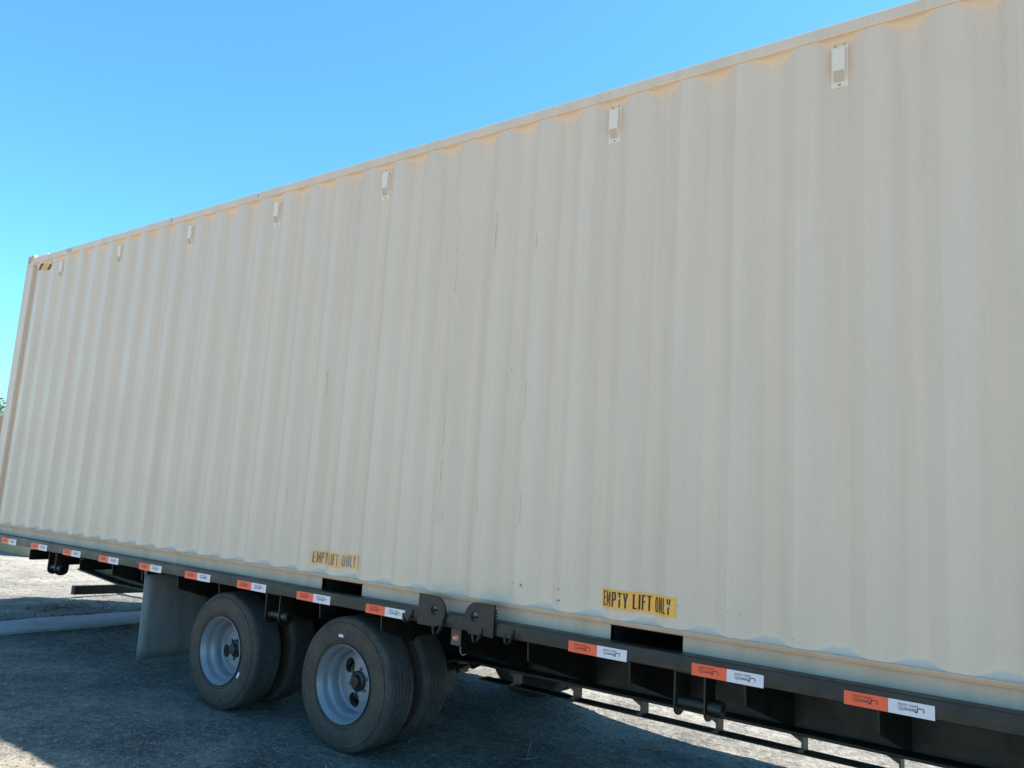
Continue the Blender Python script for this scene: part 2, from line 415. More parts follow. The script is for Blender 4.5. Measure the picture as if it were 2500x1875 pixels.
def stick(mb, x, y, L, a, r, mi=0, lift=0.004, bend=0.15):
    n = 4; pts = []
    for i in range(n):
        t = i / (n - 1); b = bend * math.sin(t * 3.1) * L
        px, py = x + math.cos(a) * L * t - math.sin(a) * b, y + math.sin(a) * L * t + math.cos(a) * b
        pts.append((px, py, gh(px, py) + lift + r))
    mb.tube(pts, [r, r, r * .8, r * .5], 4, mi)
mb = MB()
for i in range(620):
    q = rnd.random()
    if q < 0.45: x, y = rnd.gauss(5.6, 0.45), rnd.gauss(1.3, 0.38)
    elif q < 0.6: x, y = rnd.uniform(2, 6), rnd.uniform(-0.9, 2.4)
    elif q < 0.8: x, y = rnd.uniform(2.2, 4.6), rnd.uniform(-2.2, -1.1)
    else: x, y = rnd.uniform(-5, 0.6), rnd.uniform(-.4, 3.6)
    if -0.8 < x < 0: continue
    stick(mb, x, y, rnd.uniform(0.02, 0.09), rnd.uniform(0, 6.28), rnd.uniform(0.0007, 0.0016), rnd.choice((0, 0, 1, 2)), 0.002, rnd.uniform(-.2, .2))
o = mb.build('straw_litter', [M_straw, M_twig, M_bark], z=False); setlabel(o, 'scraps of dry straw and stems on the shaded gravel', 'stuff')
mb = MB()
for i in range(1500):
    if i < 500: x, y = rnd.gauss(-1.45, 0.16), rnd.gauss(1.15, 0.20)
    elif i < 800: x, y = rnd.gauss(-0.84, .06), rnd.gauss(1.05, .35)
    elif i < 1150: x, y = rnd.gauss(0.12, .12), rnd.gauss(1.0, .35)
    else: x, y = rnd.uniform(-2.2, -0.9), rnd.uniform(0.2, 2.2)
    s = rnd.uniform(0.006, 0.018); a = rnd.uniform(0, 6.28); h = gh(x, y) + rnd.uniform(0.002, 0.012)
    t1, t2 = rnd.uniform(-.4, .4), rnd.uniform(-.4, .4)
    mb.add([(x + math.cos(a + q) * s * k, y + math.sin(a + q) * s * k, h + s * (t1 * math.cos(a + q) + t2 * math.sin(a + q))) for q, k in ((0, 1.3), (1.57, .6), (3.14, 1.2), (4.7, .6))], [(0, 1, 2, 3)], 0 if rnd.random() < .6 else 1)
o = mb.build('leaf_litter', [M_leaf_d, M_bark], z=False); setlabel(o, 'patch of reddish brown dry leaves by the concrete strip', 'stuff')

# named twigs and branches
mb = MB()
mb.tube([(5.165, .684, .006), (5.20, .70, .007), (5.223, .724, .007)], [.0022, .0025, .0022], 5); mb.tube([(5.223, .724, .007), (5.14, .86, .012), (5.062, 1.011, .02)], [.003, .0035, .0025], 5)
mb.tube([(5.223, .724, .007), (5.246, .749, .009), (5.262, .82, .016)], [.003, .002, .0012], 5)
o = mb.build('twig', M_twig, z=False); setlabel(o, 'pale forked twig standing out on the dark shaded gravel', cat='twig')
mb = MB()
mb.tube([(5.321, .87, .008), (5.38, .89, .01), (5.437, .931, .009), (5.508, .964, .010), (5.60, .985, .006)], [.0035, .0045, .0038, .003, .0015], 6)
mb.tube([(5.41, .91, .01), (5.44, 1.02, .02), (5.43, 1.12, .028)], [.002, .0015, .001], 5)
mb.tube([(5.40, .90, .009), (5.47, .90, .006), (5.53, .895, .004)], [.0025, .002, .0012], 5)
o = mb.build('fallen_branch', M_bark, z=False); setlabel(o, 'reddish brown fallen branch with side twigs, nearer the wheels', cat='branch', group='fallen branches under the trailer')
mb = MB()
mb.tube([(5.519, 1.092, .006), (5.62, 1.10, .01), (5.70, 1.11, .008), (5.80, 1.13, .005)], [.003, .003, .0025, .0015], 6)
mb.tube([(5.60, 1.10, .008), (5.66, 1.16, .012), (5.68, 1.24, .012)], [.002, .0015, .001], 5)
o = mb.build('fallen_branch', M_bark, z=False); setlabel(o, 'slender brown branch lying right of the thicker branch, at the frame bottom', cat='branch', group='fallen branches under the trailer')
mb = MB()
mb.tube([(5.60, 1.40, .006), (5.68, 1.42, .010), (5.76, 1.45, .006)], [.0028, .003, .0018], 6); mb.tube([(5.66, 1.415, .008), (5.69, 1.50, .02)], [.0018, .001], 5)
o = mb.build('fallen_branch', M_bark, z=False); setlabel(o, 'short brown branch among pale straw below the lower frame bar', cat='branch', group='fallen branches under the trailer')
for (x, y, L, a, lab) in ((5.51, 1.78, .11, 1.0, 'pale bent straw stem near the lit edge of the gravel'), (5.60, 1.44, .10, 0.9, 'upright-leaning white straw beside the short brown branch'), (5.83, 1.93, .09, 1.9, 'white straw stem nearest the sunlit strip on the right')):
    mb = MB(); stick(mb, x, y, L, a, .0022, 0, .006, .2); o = mb.build('straw_stem', M_straw, z=False); setlabel(o, lab, cat='straw', group='single straw stems')

# ------------------------------------------------------------------ shipping container
PT, DEP, Y_OUT = 0.278, 0.036, 0.004
XA, XB = -0.84, 11.35
HT = 2.615
def ysurf(x):
    t = x % PT
    if t < .072: d = 0
    elif t < .140: d = (t - .072) / .068
    elif t < .210: d = 1
    else: d = 1 - (t - .210) / .068
    return Y_OUT + DEP * d
def brk(x0, x1):
    out = []
    k = math.floor(x0 / PT) - 1
    while k * PT < x1 + PT:
        for q in (0, .072, .140, .210): 
            if x0 < k * PT + q < x1: out.append(k * PT + q)
        k += 1
    return out
C = empty('shipping_container', (XA, 0, Z0 - 0.16), 'long cream corrugated high-cube shipping container riding on the black trailer', 'container')
def side_panel(x0, x1, name='side_panel', far=False, lap=0, parent=C, zt=HT, zb=0.0, mt=M_cream):
    xs = brk(x0, x1); mids = []
    for p_, q_ in zip([x0] + xs, xs + [x1]):
        if q_ - p_ > .05: mids += [p_ + (q_ - p_) * k / 4 for k in (1, 2, 3)]
    bset = set(xs); xs = sorted(set([x0, x1] + xs + mids))
    # round each fold a little
    pts = []
    for x in xs:
        if x not in bset and x not in (x0, x1): pts.append((x, ysurf(x)))
        elif x in (x0, x1): pts.append((x, ysurf(x + (1e-5 if x == x0 else -1e-5))))
        else:
            r = .0035
            pts += [(x - r, ysurf(x - r)), (x, ysurf(x) + (0.25 * (ysurf(x - r) + ysurf(x + r) - 2 * ysurf(x)))), (x + r, ysurf(x + r))]
    zs = [zb, zb + .0004, zb + .0015, zb + .0035] + [zb + .0035 * k for k in range(2, 11)] + [zb + (zt - zb) * i / 12 for i in range(1, 12)] + [zt - .004 * k for k in range(10, -1, -1)]
    mb = MB()
    for z in zs:
        for x, y in pts:
            wv = 0.0016 * noise.noise(Vector((x * 1.4, 3.1, z * 1.1))) + 0.0007 * noise.noise(Vector((x * 5, 8, z * 2.5)))
            e = min(1, (z - zb) * 5, (zt - z) * 5)
            lim = min(.0005 + (DEP + .002) * min(1, (z - zb) / .032) ** .42, .004 + (DEP - .002) * min(1, (zt - z) / .040) ** .60)
            d_ = y - Y_OUT
            if lim < DEP + .004: d_ = 0.5 * (d_ + lim - math.sqrt((d_ - lim) ** 2 + 3e-6))
            yy = Y_OUT + max(0, d_) + wv * e
            mb.v.append((x, yy if not far else 2.438 - yy, z))
    n = len(pts)
    for j in range(len(zs) - 1):
        for i in range(n - 1):
            a = j * n + i; mb.f.append((a, a + 1, a + n + 1, a + n)); mb.m.append(0)
    return mb.build(name, mt, parent, smooth=True, auto=60)
# nearest side: eleven sheets of four folds each, joined in the middle of an outer flat
cuts = [-0.69] + [PT * 4 * k for k in range(0, 11)][:-1]
cuts = [c for c in cuts if c < 11.1] + [11.2]
for i, (a, b) in enumerate(zip(cuts[:-1], cuts[1:])):
    side_panel(a, b)
side_panel(-0.69, 11.2, far=True)
mb = MB().box(XA + .15, XB - .15, -.003, .057, HT, HT + .0615)
mb.build('top_rail', M_rail, C, bevel=.009)
MB().box(XA + .15, XB - .15, 2.438 - .057, 2.441, HT, HT + .0615).build('top_rail', M_rail, C, bevel=.005)
# roof: shallow corrugated sheet
mb = MB(); n = 0
x = XA + .16
while x < XB - .2:
    mb.box(x, x + .13, .06, 2.378, HT + .035, HT + .055); mb.box(x + .13, x + .209, .06, 2.378, HT + .02, HT + .036); x += .209
mb.build('roof', M_rail, C)
# bottom rails with fork pockets
PK = [(4.095, 4.452), (6.112, 6.472)]
def bottom_rail(far):
    mb = MB()
    fy = (lambda a: 2.438 - a) if far else (lambda a: a)
    def bx(x0, x1, y0, y1, z0, z1): mb.box(x0, x1, *sorted((fy(y0), fy(y1))), z0, z1)
    def pz(pts, x0, x1): mb.prism([(fy(y), z) for y, z in pts], 'x', x0, x1)
    pz([(.060, -.0005), (.003, -.0005), (.0, -.003), (.0005, -.008), (.009, -.0235), (.060, -.0235)], XA + .17, XB - .17)
    spans = [(XA + .17, PK[0][0]), (PK[0][1], PK[1][0]), (PK[1][1], XB - .17)]
    for a, b in spans:
        pz([(.060, -.0238), (.030, -.0238), (.0265, -.034), (.0255, -.15), (.002, -.153), (.000, -.160), (.060, -.160)], a, b)
    return mb.build('bottom_rail', M_railb, C, smooth=True, auto=50)
bottom_rail(False); bottom_rail(True)
for a, b in PK:
    mb = MB()
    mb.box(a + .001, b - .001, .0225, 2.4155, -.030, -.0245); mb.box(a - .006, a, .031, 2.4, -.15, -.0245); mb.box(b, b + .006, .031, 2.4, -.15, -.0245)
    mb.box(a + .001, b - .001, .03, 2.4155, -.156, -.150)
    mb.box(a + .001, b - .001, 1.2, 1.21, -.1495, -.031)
    mb.box(a + .001, b - .001, 2.4160, 2.436, -.157, -.0245)  # closes the pocket's far end, added to stop sun leaking through
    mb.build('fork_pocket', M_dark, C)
mb = MB().box(XA + .18, XB - .18, .062, 2.376, -.020, 0.01)
x = 0.1
while x < 11:
    if not any(a - .08 < x < b + .03 for a, b in PK): mb.box(x, x + .045, .065, 2.373, -.152, -.021)
    x += .305
mb.build('floor', M_black2, C)
for xx0, xx1 in ((XA, XA + .15), (XB - .15, XB)):
    for y0, y1 in ((0, .11), (2.328, 2.438)):
        MB().box(xx0, xx1, y0, y1, -.042, 2.594).build('corner_post', M_rail, C, bevel=.008)
        for zz in ((2.594, 2.712), (-.172, -.042)):
            a, b = (y0 - .003, y0 + .162) if y0 == 0 else (y1 - .162, y1 + .003)
            sx0 = xx0 - .001; sx1 = xx1 + .001
            cst = MB().box(sx0, sx1, a, b, *zz).build('corner_casting', M_rail, C, bevel=.012)
            if y0 == 0:
                cx, cz = (sx0 + sx1) / 2, sum(zz) / 2
                pl = [(cx + .018 * math.cos(t) , cz + .02 * (1 if math.sin(t) > 0 else -1) * (abs(math.sin(t)) > .01) + .018 * math.sin(t)) for t in [2 * math.pi * i / 20 for i in range(20)]]
                MB().prism(pl, 'y', a - .0006, a + .004).build('casting_hole', mat('casting_hole_shade', (.33, .26, .18), .7), cst)  # raised oval plug, the hole's shade put into its dark tan
                sm = MB()
                for q in range(6):
                    sxx = cx + rnd.uniform(-.05, .06); sz = cz + rnd.uniform(-.03, .01)
                    sm.box(sxx, sxx + rnd.uniform(.003, .007), a - .0009, a + .002, sz, sz + rnd.uniform(.02, .05))
                setlabel(sm.build('scuff_marks', M_scratch, cst), kind='stuff')
MB().box(XA + .152, XA + .40, .02, .36, HT + .062, HT + .086).build('corner_plate', M_vent, C, bevel=.004)
# end frames and doors (turned away from the photograph)
for y0, y1 in ((.112, 1.217), (1.221, 2.326)):
    d = MB().box(XA + .01, XA + .05, y0, y1, .0, 2.55).build('door', M_cream, C, bevel=.004)
    for k in (.3, .8): MB().tube([(XA - .01, y0 + k, .02), (XA - .01, y0 + k, 2.53)], .015, 8).build('locking_bar', M_rail, d)
MB().box(XA + .152 - .15, XA + .15, .165, 2.27, 2.55, 2.70).build('door_header', M_rail, C, bevel=.004)
MB().box(XA, XA + .15, .165, 2.27, -.16, 0).build('door_sill', M_rail, C, bevel=.004)
MB().box(XB - .05, XB - .01, .112, 2.326, -.16, 2.70).build('front_panel', M_cream, C, bevel=.004)

# vents
def make_vent(n):
    cx = n * PT - .103; yp = Y_OUT + DEP
    mb = MB().box(cx - .036, cx + .036, yp - .0045, yp + .001, 2.388, 2.603)
    v = mb.build('vent', M_vent, C, bevel=.0015)
    b = MB(); w2 = .026
    prof = [(yp - .004, 2.572), (yp - .026, 2.566), (yp - .026, 2.462), (yp - .0045, 2.412), (yp - .003, 2.412)]
    b.prism(prof, 'x', cx - w2, cx + w2); b.build('vent_cover', M_vent, v, bevel=.0025)
    h = MB()
    for i in range(8):
        for j in range(8):
            t = .10 + .80 * j / 7; z = 2.462 - .050 * t; y = yp - .026 + .0215 * t
            x = cx - .020 + .040 * i / 7; s = .0015
            nrm = Vector((0, -.050, -.0165)).normalized() * .0006; td = Vector((0, .0165, -.050)).normalized() * .0019
            c0 = Vector((x, y, z)) + nrm
            h.add([c0 - td + Vector((-s, 0, 0)), c0 - td + Vector((s, 0, 0)), c0 + td + Vector((s, 0, 0)), c0 + td + Vector((-s, 0, 0))], [(0, 1, 2, 3)])
    setlabel(h.build('vent_holes', M_venthole, v), kind='stuff')
    for sx, sz in ((-.018, 2.588), (.022, 2.590), (0, 2.400)):
        MB().lathe([(.0001, -.0035), (.0052, -.003), (.0055, 0)], (cx + sx, yp - .0045, sz), 10).build('screw', M_screw, v)
    return v
v0 = make_vent(0)
for n in (4, 8, 12, 16, 22, 26): dup(v0, (n * PT, 0, 0))

# decals
def sticker(x0, x1, z0, z1, name, m, off=.0022, skew=0):
    mb = MB().add([(x0, 0, z0), (x1, 0, z0), (x1, 0, z1), (x0, 0, z1)], [(0, 1, 2, 3)])
    return conform(mb, brk(x0, x1), lambda x: ysurf(x) - off).build(name, m, C)
# arc-length mapping so that print follows the folds
def arc(x0, s):
    x = x0; acc = 0
    while acc < s:
        sl_ = (.077 / .068) if abs(ysurf(x + .0005) - ysurf(x)) > 1e-5 else 1.0
        acc += .0005 * sl_; x += .0005
    return x
GW = {'I': .36, 'L': .80, 'E': .82, 'F': .80, 'T': .95, 'P': .92, 'N': 1.0, 'O': 1.0, 'Y': 1.0, 'M': 1.25}
def glyph(ch, w, h, t):
    """block capital as convex quads, w x h with stroke t"""
    q = []
    def r(x0, x1, z0, z1): q.append([(x0, z0), (x1, z0), (x1, z1), (x0, z1)])
    k = t * .78
    if ch in 'EFLPNM': r(0, t, 0, h)
    if ch == 'I': r(0, t, 0, h)
    if ch in 'EL': r(t, w, 0, k)
    if ch in 'EFP': r(t, w if ch != 'P' else w - t * .7, h - k, h)
    if ch in 'EF': r(t, w * .9, h * .5, h * .5 + k)
    if ch == 'P':
        r(t, w - t * .7, h * .43, h * .43 + k)
        r(w - t, w, h * .43 + k * .8, h - k * .8); q.append([(w - t * .7, h * .43), (w, h * .43 + k * .8), (w - t, h * .43 + k * .8)]); q.append([(w - t * .7, h), (w - t, h - k * .8), (w, h - k * .8)])
    if ch == 'T': r(0, w, h - k, h); r(w / 2 - t / 2, w / 2 + t / 2, 0, h - k)
    if ch == 'Y':
        r(w / 2 - t / 2, w / 2 + t / 2, 0, h * .44)
        q.append([(w / 2 - t / 2, h * .44), (w / 2 + t * .1, h * .44), (t, h), (0, h)]); q.append([(w / 2 - t * .1, h * .44), (w / 2 + t / 2, h * .44), (w, h), (w - t, h)])
    if ch == 'N': r(w - t, w, 0, h); q.append([(t, h), (t, h * .72), (w - t, 0), (w - t, h * .28)])
    if ch == 'M':
        r(w - t, w, 0, h); q.append([(t, h), (t, h * .70), (w / 2, h * .12), (w / 2, h * .42)]); q.append([(w / 2, h * .42), (w / 2, h * .12), (w - t, h * .70), (w - t, h)])
    if ch == 'O':
        n = 20; o_ = [(w / 2 + w / 2 * math.copysign(abs(math.cos(a)) ** .75, math.cos(a)), h / 2 + h / 2 * math.copysign(abs(math.sin(a)) ** .6, math.sin(a))) for a in [2 * math.pi * i / n for i in range(n)]]
        i_ = [(w / 2 + (w / 2 - t) * math.copysign(abs(math.cos(a)) ** .75, math.cos(a)), h / 2 + (h / 2 - k) * math.copysign(abs(math.sin(a)) ** .6, math.sin(a))) for a in [2 * math.pi * i / n for i in range(n)]]
        for i in range(n): j = (i + 1) % n; q.append([o_[i], o_[j], i_[j], i_[i]])
    return q
def decal_text(par, x0, z0, m, W, H, off):
    L0 = np.arange(0, W + .03, .004); Xs = np.array([arc(x0, s_) for s_ in L0])
    c_ = [float(np.interp(c, Xs, L0)) for c in brk(x0, x0 + W)]
    for body, s0, s1 in (('EMPTY', .028, .385), ('LIFT', .440, .665), ('ONLY', .715, .955)):
        tot = sum(GW[c] for c in body) + .28 * (len(body) - 1); u = (s1 - s0) * W / tot; x = s0 * W
        mb = MB()
        for ch in body:
            for q in glyph(ch, GW[ch] * u, H, u * .35 if ch != 'I' else u * .36): mb.add([(x + a, 0, z0 + b) for a, b in q], [tuple(range(len(q)))])
            x += (GW[ch] + .28) * u
        cm = conform(mb, c_, lambda s_: 0)
        cm.v = [(float(np.interp(v[0], L0, Xs)), 0, v[2]) for v in cm.v]
        cm.v = [(v[0], ysurf(v[0]) - off, v[2]) for v in cm.v]
        cm.build('lettering', m, par)
d1 = sticker(3.985, 4.392, .049, .136, 'lift_decal', M_dyf); setlabel(d1, 'faded, partly painted-over yellow EMPTY LIFT ONLY decal')
decal_text(d1, 3.985, .0590, M_inkf, .422, .066, .0032)
d2 = sticker(6.058, 6.444, .047, .134, 'lift_decal', M_dy); setlabel(d2, 'bright yellow EMPTY LIFT ONLY decal with chipped letters')
decal_text(d2, 6.058, .0565, M_ink, .405, .068, .0032)
pm = MB()
for cx, cz, s in ((6.163, .098, .006), (6.158, .106, .004), (6.408, .093, .009), (6.398, .085, .006), (6.168, .053, .006), (6.40, .100, .005)):
    a0 = rnd.uniform(0, 6)
    pm.add([(cx + s * rnd.uniform(.5, 1.2) * math.cos(a0 + t), ysurf(cx + s * math.cos(a0 + t)) - .0040, cz + s * rnd.uniform(.4, 1) * math.sin(a0 + t)) for t in (0, .9, 1.8, 2.7, 3.6, 4.5, 5.4)], [tuple(range(7))])
setlabel(pm.build('peeled_patches', M_peel, d2), kind='stuff')
hz = sticker(-.545, -.262, 2.525, 2.592, 'hazard_decal', M_hz)
for a in (-.530, -.412):
    mb = MB().add([(a - .02, 0, 2.527), (a + .03, 0, 2.527), (a + .062, 0, 2.590), (a + .018, 0, 2.590)], [(0, 1, 2, 3)])
    xs_ = [v[0] for v in mb.v]
    conform(mb, brk(min(xs_), max(xs_)), lambda x: ysurf(x) - .0032).build('black_stripe', M_ink, hz)
# scratches and chips on the near side
SCR = [[(5.024, 2.159), (5.022, 2.10)], [(5.018, 2.06), (5.023, 1.90), (5.026, 1.747), (5.020, 1.682)], [(5.296, 2.129), (5.298, 2.02), (5.295, 1.883)], [(5.580, 1.977), (5.578, 1.855)],
       [(5.012, 1.236), (5.017, .9), (5.020, .519), (5.014, .374)], [(5.052, .442), (5.052, .381)], [(5.440, 1.245), (5.440, 1.207)], [(5.292, .547), (5.293, .45), (5.287, .386)],
       [(5.566, 1.158), (5.568, 1.05), (5.566, .946)], [(5.573, .549), (5.577, .398)], [(5.21, 1.295), (5.211, 1.27)], [(3.98, 1.28), (3.985, 1.1)], [(3.70, .5), (3.70, .42)]]
for s in SCR:
    mb = MB(); L = sum((Vector(a) - Vector(b)).length for a, b in zip(s[:-1], s[1:]))
    w0 = .0010
    for (xa, za), (xb, zb) in zip(s[:-1], s[1:]):
        nseg = max(2, int(abs(za - zb) / .03))
        for i in range(nseg):
            ta, tb = i / nseg, (i + 1) / nseg; wd = w0 * rnd.choice((.25, .5, .8, 1.2))
            x1, x2 = xa + (xb - xa) * ta + .0012 * noise.noise(Vector((xa, za * 9 + ta * 9, 1))), xa + (xb - xa) * tb; z1, z2 = za + (zb - za) * ta, za + (zb - za) * tb
            mb.add([(x1 - wd, ysurf(x1) - .0028, z1), (x1 + wd, ysurf(x1) - .0028, z1), (x2 + wd, ysurf(x2) - .0028, z2), (x2 - wd, ysurf(x2) - .0028, z2)], [(0, 1, 2, 3)])
    if mb.v: mb.build('scratch', M_scratch, C)
mb = MB()
CH = [(5.548, .10, .006), (5.603, .098, .009), (5.61, .09, .006), (5.825, .101, .007), (5.825, .048, .008), (5.84, .05, .005), (6.452, .101, .005), (6.66, .28, .003), (6.68, .102, .004), (6.735, .101, .005), (6.95, .033, .003), (6.68, 1.148, .003), (4.62, .09, .004), (3.3, 1.9, .003), (2.1, 1.2, .003), (-.78, 1.9, .004), (-.77, 1.2, .004)]
for i in range(40): CH.append((rnd.uniform(0, 8), rnd.choice((rnd.uniform(.02, .25), rnd.uniform(.3, 2.5))), rnd.uniform(.0012, .0022)))
for cx, cz, s in CH:
    a0 = rnd.uniform(0, 6); n = 6
    fx = (lambda x: ysurf(x) - .003) if cx > -.6 else (lambda x: -.0008)
    mb.add([(cx + s * rnd.uniform(.3, 1) * math.cos(a0 + 6.28 * t / n), fx(cx) , cz + s * rnd.uniform(.3, 1) * math.sin(a0 + 6.28 * t / n)) for t in range(n)], [tuple(range(n))])
setlabel(mb.build('paint_chips', M_scratch, C), kind='stuff')
mb = MB()
for x in (.02, .06, .09, .11, 1.86, 3.02, -.35): mb.box(x, x + rnd.uniform(.004, .012), -.0045, -.002, HT + rnd.uniform(.005, .03), HT + rnd.uniform(.035, .058))
setlabel(mb.build('scuff_marks', M_scratch, C), kind='stuff')

# ------------------------------------------------------------------ trailer
T = empty('container_trailer', (XA, 0, 0), 'black gooseneck container trailer with dual wheels and red and white tape', 'trailer')
YR = -.076; XR0, XR1 = -2.0, 11.9
def side_rail(far):
    notch = [(5.092, 5.156), (5.364, 5.428)]
    prof_top, prof_bot = -.0885, -.158
    mb = MB()
    xs = [XR0]; tops = []
    segs = []; x = XR0
    for a, b in (notch if not far else []):
        segs.append((x, a, prof_top)); segs.append((a, b, -.112)); x = b
    segs.append((x, XR1, prof_top))
    fy = (lambda y: 2.438 - y) if far else (lambda y: y)
    for a, b, t in segs:
        # outer face is a rolled channel: upper band leans back slightly above a mid-height swage
        pr = [(YR, prof_bot + .002), (YR + .004, prof_bot), (YR + .05, prof_bot), (YR + .05, prof_bot + .006), (YR + .010, prof_bot + .008), (YR + .012, t - .006), (YR + .0745, t - .006), (YR + .0745, t), (YR + .007, t), (YR + .003, t - .003), (YR, prof_bot + .030)]  # top flange widened to the container to block leaking sunlight
        mb.prism([(fy(y), z) for y, z in pr], 'x', a, b)
    return mb.build('side_rail', M_black, T, bevel=.0012)
side_rail(False); side_rail(True)
# main beams with a tapered tail
def beam(y):
    mb = MB(); xe = 11.9
    mb.prism([(-.21, -.165), (xe, -.165), (xe, -.476), (.62, -.476), (-.21, -.415)], 'y', y - .005, y + .005)
    for y0, y1 in ((y - .09, y + .09),):
        mb.box(.62, xe, y0, y1, -.4925, -.4765); mb.box(-.21, xe, y0, y1, -.180, -.1655)
        mb.prism([(-.21, -.430), (.62, -.4925), (.62, -.4765), (-.21, -.4155)], 'y', y0, y1)
    return mb.build('main_beam', M_black2, T, bevel=.003)
beam(.72); beam(1.718)
# gussets between side rail and beam, plus straight rear cross members
GX = [1.60, 2.045, 2.54, 3.05, 3.575, 4.10, 4.63, 5.195, 5.655, 6.217, 6.752, 7.262, 7.78, 8.3, 8.82, 9.34, 9.86]
g0 = MB().prism([(.02, -.163), (.714, -.163), (.714, -.475), (.66, -.465), (.03, -.268)], 'x', GX[0] - .005, GX[0] + .005).build('gusset', M_black2, T, bevel=.0015)
for x in GX[1:]: dup(g0, (x - GX[0], 0, 0))
g1 = MB().prism([(2.438 - .02, -.163), (2.438 - .714, -.163), (2.438 - .714, -.474), (2.438 - .03, -.268)], 'x', GX[0] - .005, GX[0] + .005).build('gusset', M_black2, T)
for x in GX[1:]: dup(g1, (x - GX[0], 0, 0))
c0 = MB().box(.232, .236, -.02, 2.458, -.270, -.180).box(.236, .285, -.02, 2.458, -.184, -.180).box(.236, .285, -.02, 2.458, -.270, -.266).build('cross_member', M_black2, T)
for x in (-1.85, .72, 1.16): dup(c0, (x - .232, 0, 0))
c1 = MB().box(1.60, 1.604, .73, 1.708, -.30, -.167).box(1.604, 1.65, .73, 1.708, -.171, -.167).build('cross_member', M_black2, T)
for x in GX[1:]: dup(c1, (x - 1.60, 0, 0))
# lower ladder under the near beam
for yb in (.62,):
    MB().box(4.9, 9.6, yb + .01, yb + .10, -.574, -.566).build('lower_bar', M_black2, T, bevel=.002)
    p0 = None
    for i in range(-1, 10):
        x = 5.157 + .4148 * i
        if p0 is None:
            p0 = MB().box(x - .004, x + .004, yb + .012, yb + .098, -.5655, -.4935)
            p0.prism([(x - .05, -.4938), (x - .0045, -.4938), (x - .0045, -.518)], 'y', yb + .012, yb + .02)
            p0.prism([(x - .03, -.5652), (x - .0045, -.5652), (x - .0045, -.548)], 'y', yb + .012, yb + .02)
            p0 = p0.build('bar_post', mat('post_paint', (0.065, 0.058, 0.045), .5), T); px = x
        else: dup(p0, (x - px, 0, 0))
# rear bumper bar and its posts
MB().add([(-.5, .742, -.618), (-.43, .742, -.618), (-.43, 1.82, -.648), (-.5, 1.82, -.648), (-.5, .742, -.705), (-.43, .742, -.705), (-.43, 1.82, -.735), (-.5, 1.82, -.735)],
         [(0, 1, 2, 3), (4, 7, 6, 5), (0, 4, 5, 1), (1, 5, 6, 2), (2, 6, 7, 3), (3, 7, 4, 0)]).build('bumper_bar', M_black, T, bevel=.004)
for y in (1.32, 1.62): MB().box(-.49, -.44, y, y + .06, -.64, -.2).build('bumper_post', M_black2, T)
MB().box(-.5, -.05, 1.3, 1.7, -.19, -.165).build('rear_plate', M_black2, T)
# suspension, axles, hangers
for xw in (3.165, 4.375):
    MB().tube([(xw, .5, -.605), (xw, 1.94, -.605)], .065, 16).build('axle', M_black2, T, smooth=True)
    for y in (.60, 1.75):
        mb = MB()
        for k in range(4): mb.box(xw - .42 + .07 * k, xw + .42 - .07 * k, y, y + .075, -.532 - .016 * (k + 1) + .02, -.533 - .016 * k + .02)
        mb.box(xw - .07, xw + .07, y - .01, y + .085, -.70, -.585)
        mb.build('leaf_spring', M_black2, T)
for x, w_ in ((2.60, .12), (3.70, .16), (4.43, .15)):
    for y in (.565, 1.80): MB().prism([(x - .01, -.48), (x + w_ + .02, -.48), (x + w_, -.690), (x + .02, -.690)], 'y', y, y + .10).build('spring_hanger', M_black2, T, bevel=.003)
MB().box(4.62, 4.69, .57, .66, -.69, -.49).build('brake_bracket', M_black2, T)
MB().box(2.9, 4.8, .80, 1.2, -.42, -.22).build('air_tank_box', M_black2, T, bevel=.02)

for xw in (3.165, 4.375):
    for y in (.80, 1.56):
        MB().tube([(xw + .10, y, -.52), (xw + .12, y, -.52), (xw + .13, y, -.52), (xw + .25, y, -.50), (xw + .26, y, -.50)], [.055, .085, .085, .085, .05], 16).build('brake_chamber', M_black2, T, smooth=True)
        MB().tube([(xw + .26, y, -.50), (xw + .34, y, -.56), (xw + .45, y + .02, -.50), (xw + .5, y + .03, -.40)], .009, 6).build('air_hose', M_hub, T, smooth=True)
MB().tube([(4.9, .735, -.30), (5.6, .735, -.315), (6.4, .735, -.30), (7.4, .735, -.32), (9, .735, -.30)], .010, 6).build('air_hose', M_hub, T, smooth=True)
# wheels
def tyre_profile():
    W = .236; half = W / 2
    side = [(.208, .040), (.214, .024), (.226, .014), (.240, .008), (.243, .0095), (.245, .0065), (.262, .003), (.290, .0), (.315, .0015), (.334, .0045), (.336, .0025), (.3455, .0040), (.3475, .0075), (.349, .0060), (.358, .010), (.366, .014), (.3735, .021), (.3790, .031)]
    t = []
    y = .038
    gro = [.060, .086, .1155, .146, .172]
    for g in gro:
        t += [(.3812, g - .004), (.3730, g - .003), (.3730, g + .003), (.3812, g + .004)]
    tread = [(.3805, .038)] + t + [(.3805, W - .038)]
    other = [(r, W - y) for r, y in side[::-1]]
    prof = side + tread + other
    mis = []
    for i in range(len(prof) - 1):
        a, b = prof[i], prof[i + 1]
        if (abs(a[0] - .3475) < .0021 and abs(b[0] - .3475) < .0021) or (abs(a[0] - .243) < .0021 and abs(b[0] - .243) < .0031 and a[0] < .2445): mis.append(2)
        elif a[0] < .36 or b[0] < .36: mis.append(0)
        elif max(a[0], b[0]) < .3735 and .05 < a[1] < .19: mis.append(2)
        else: mis.append(1)
    return prof, mis
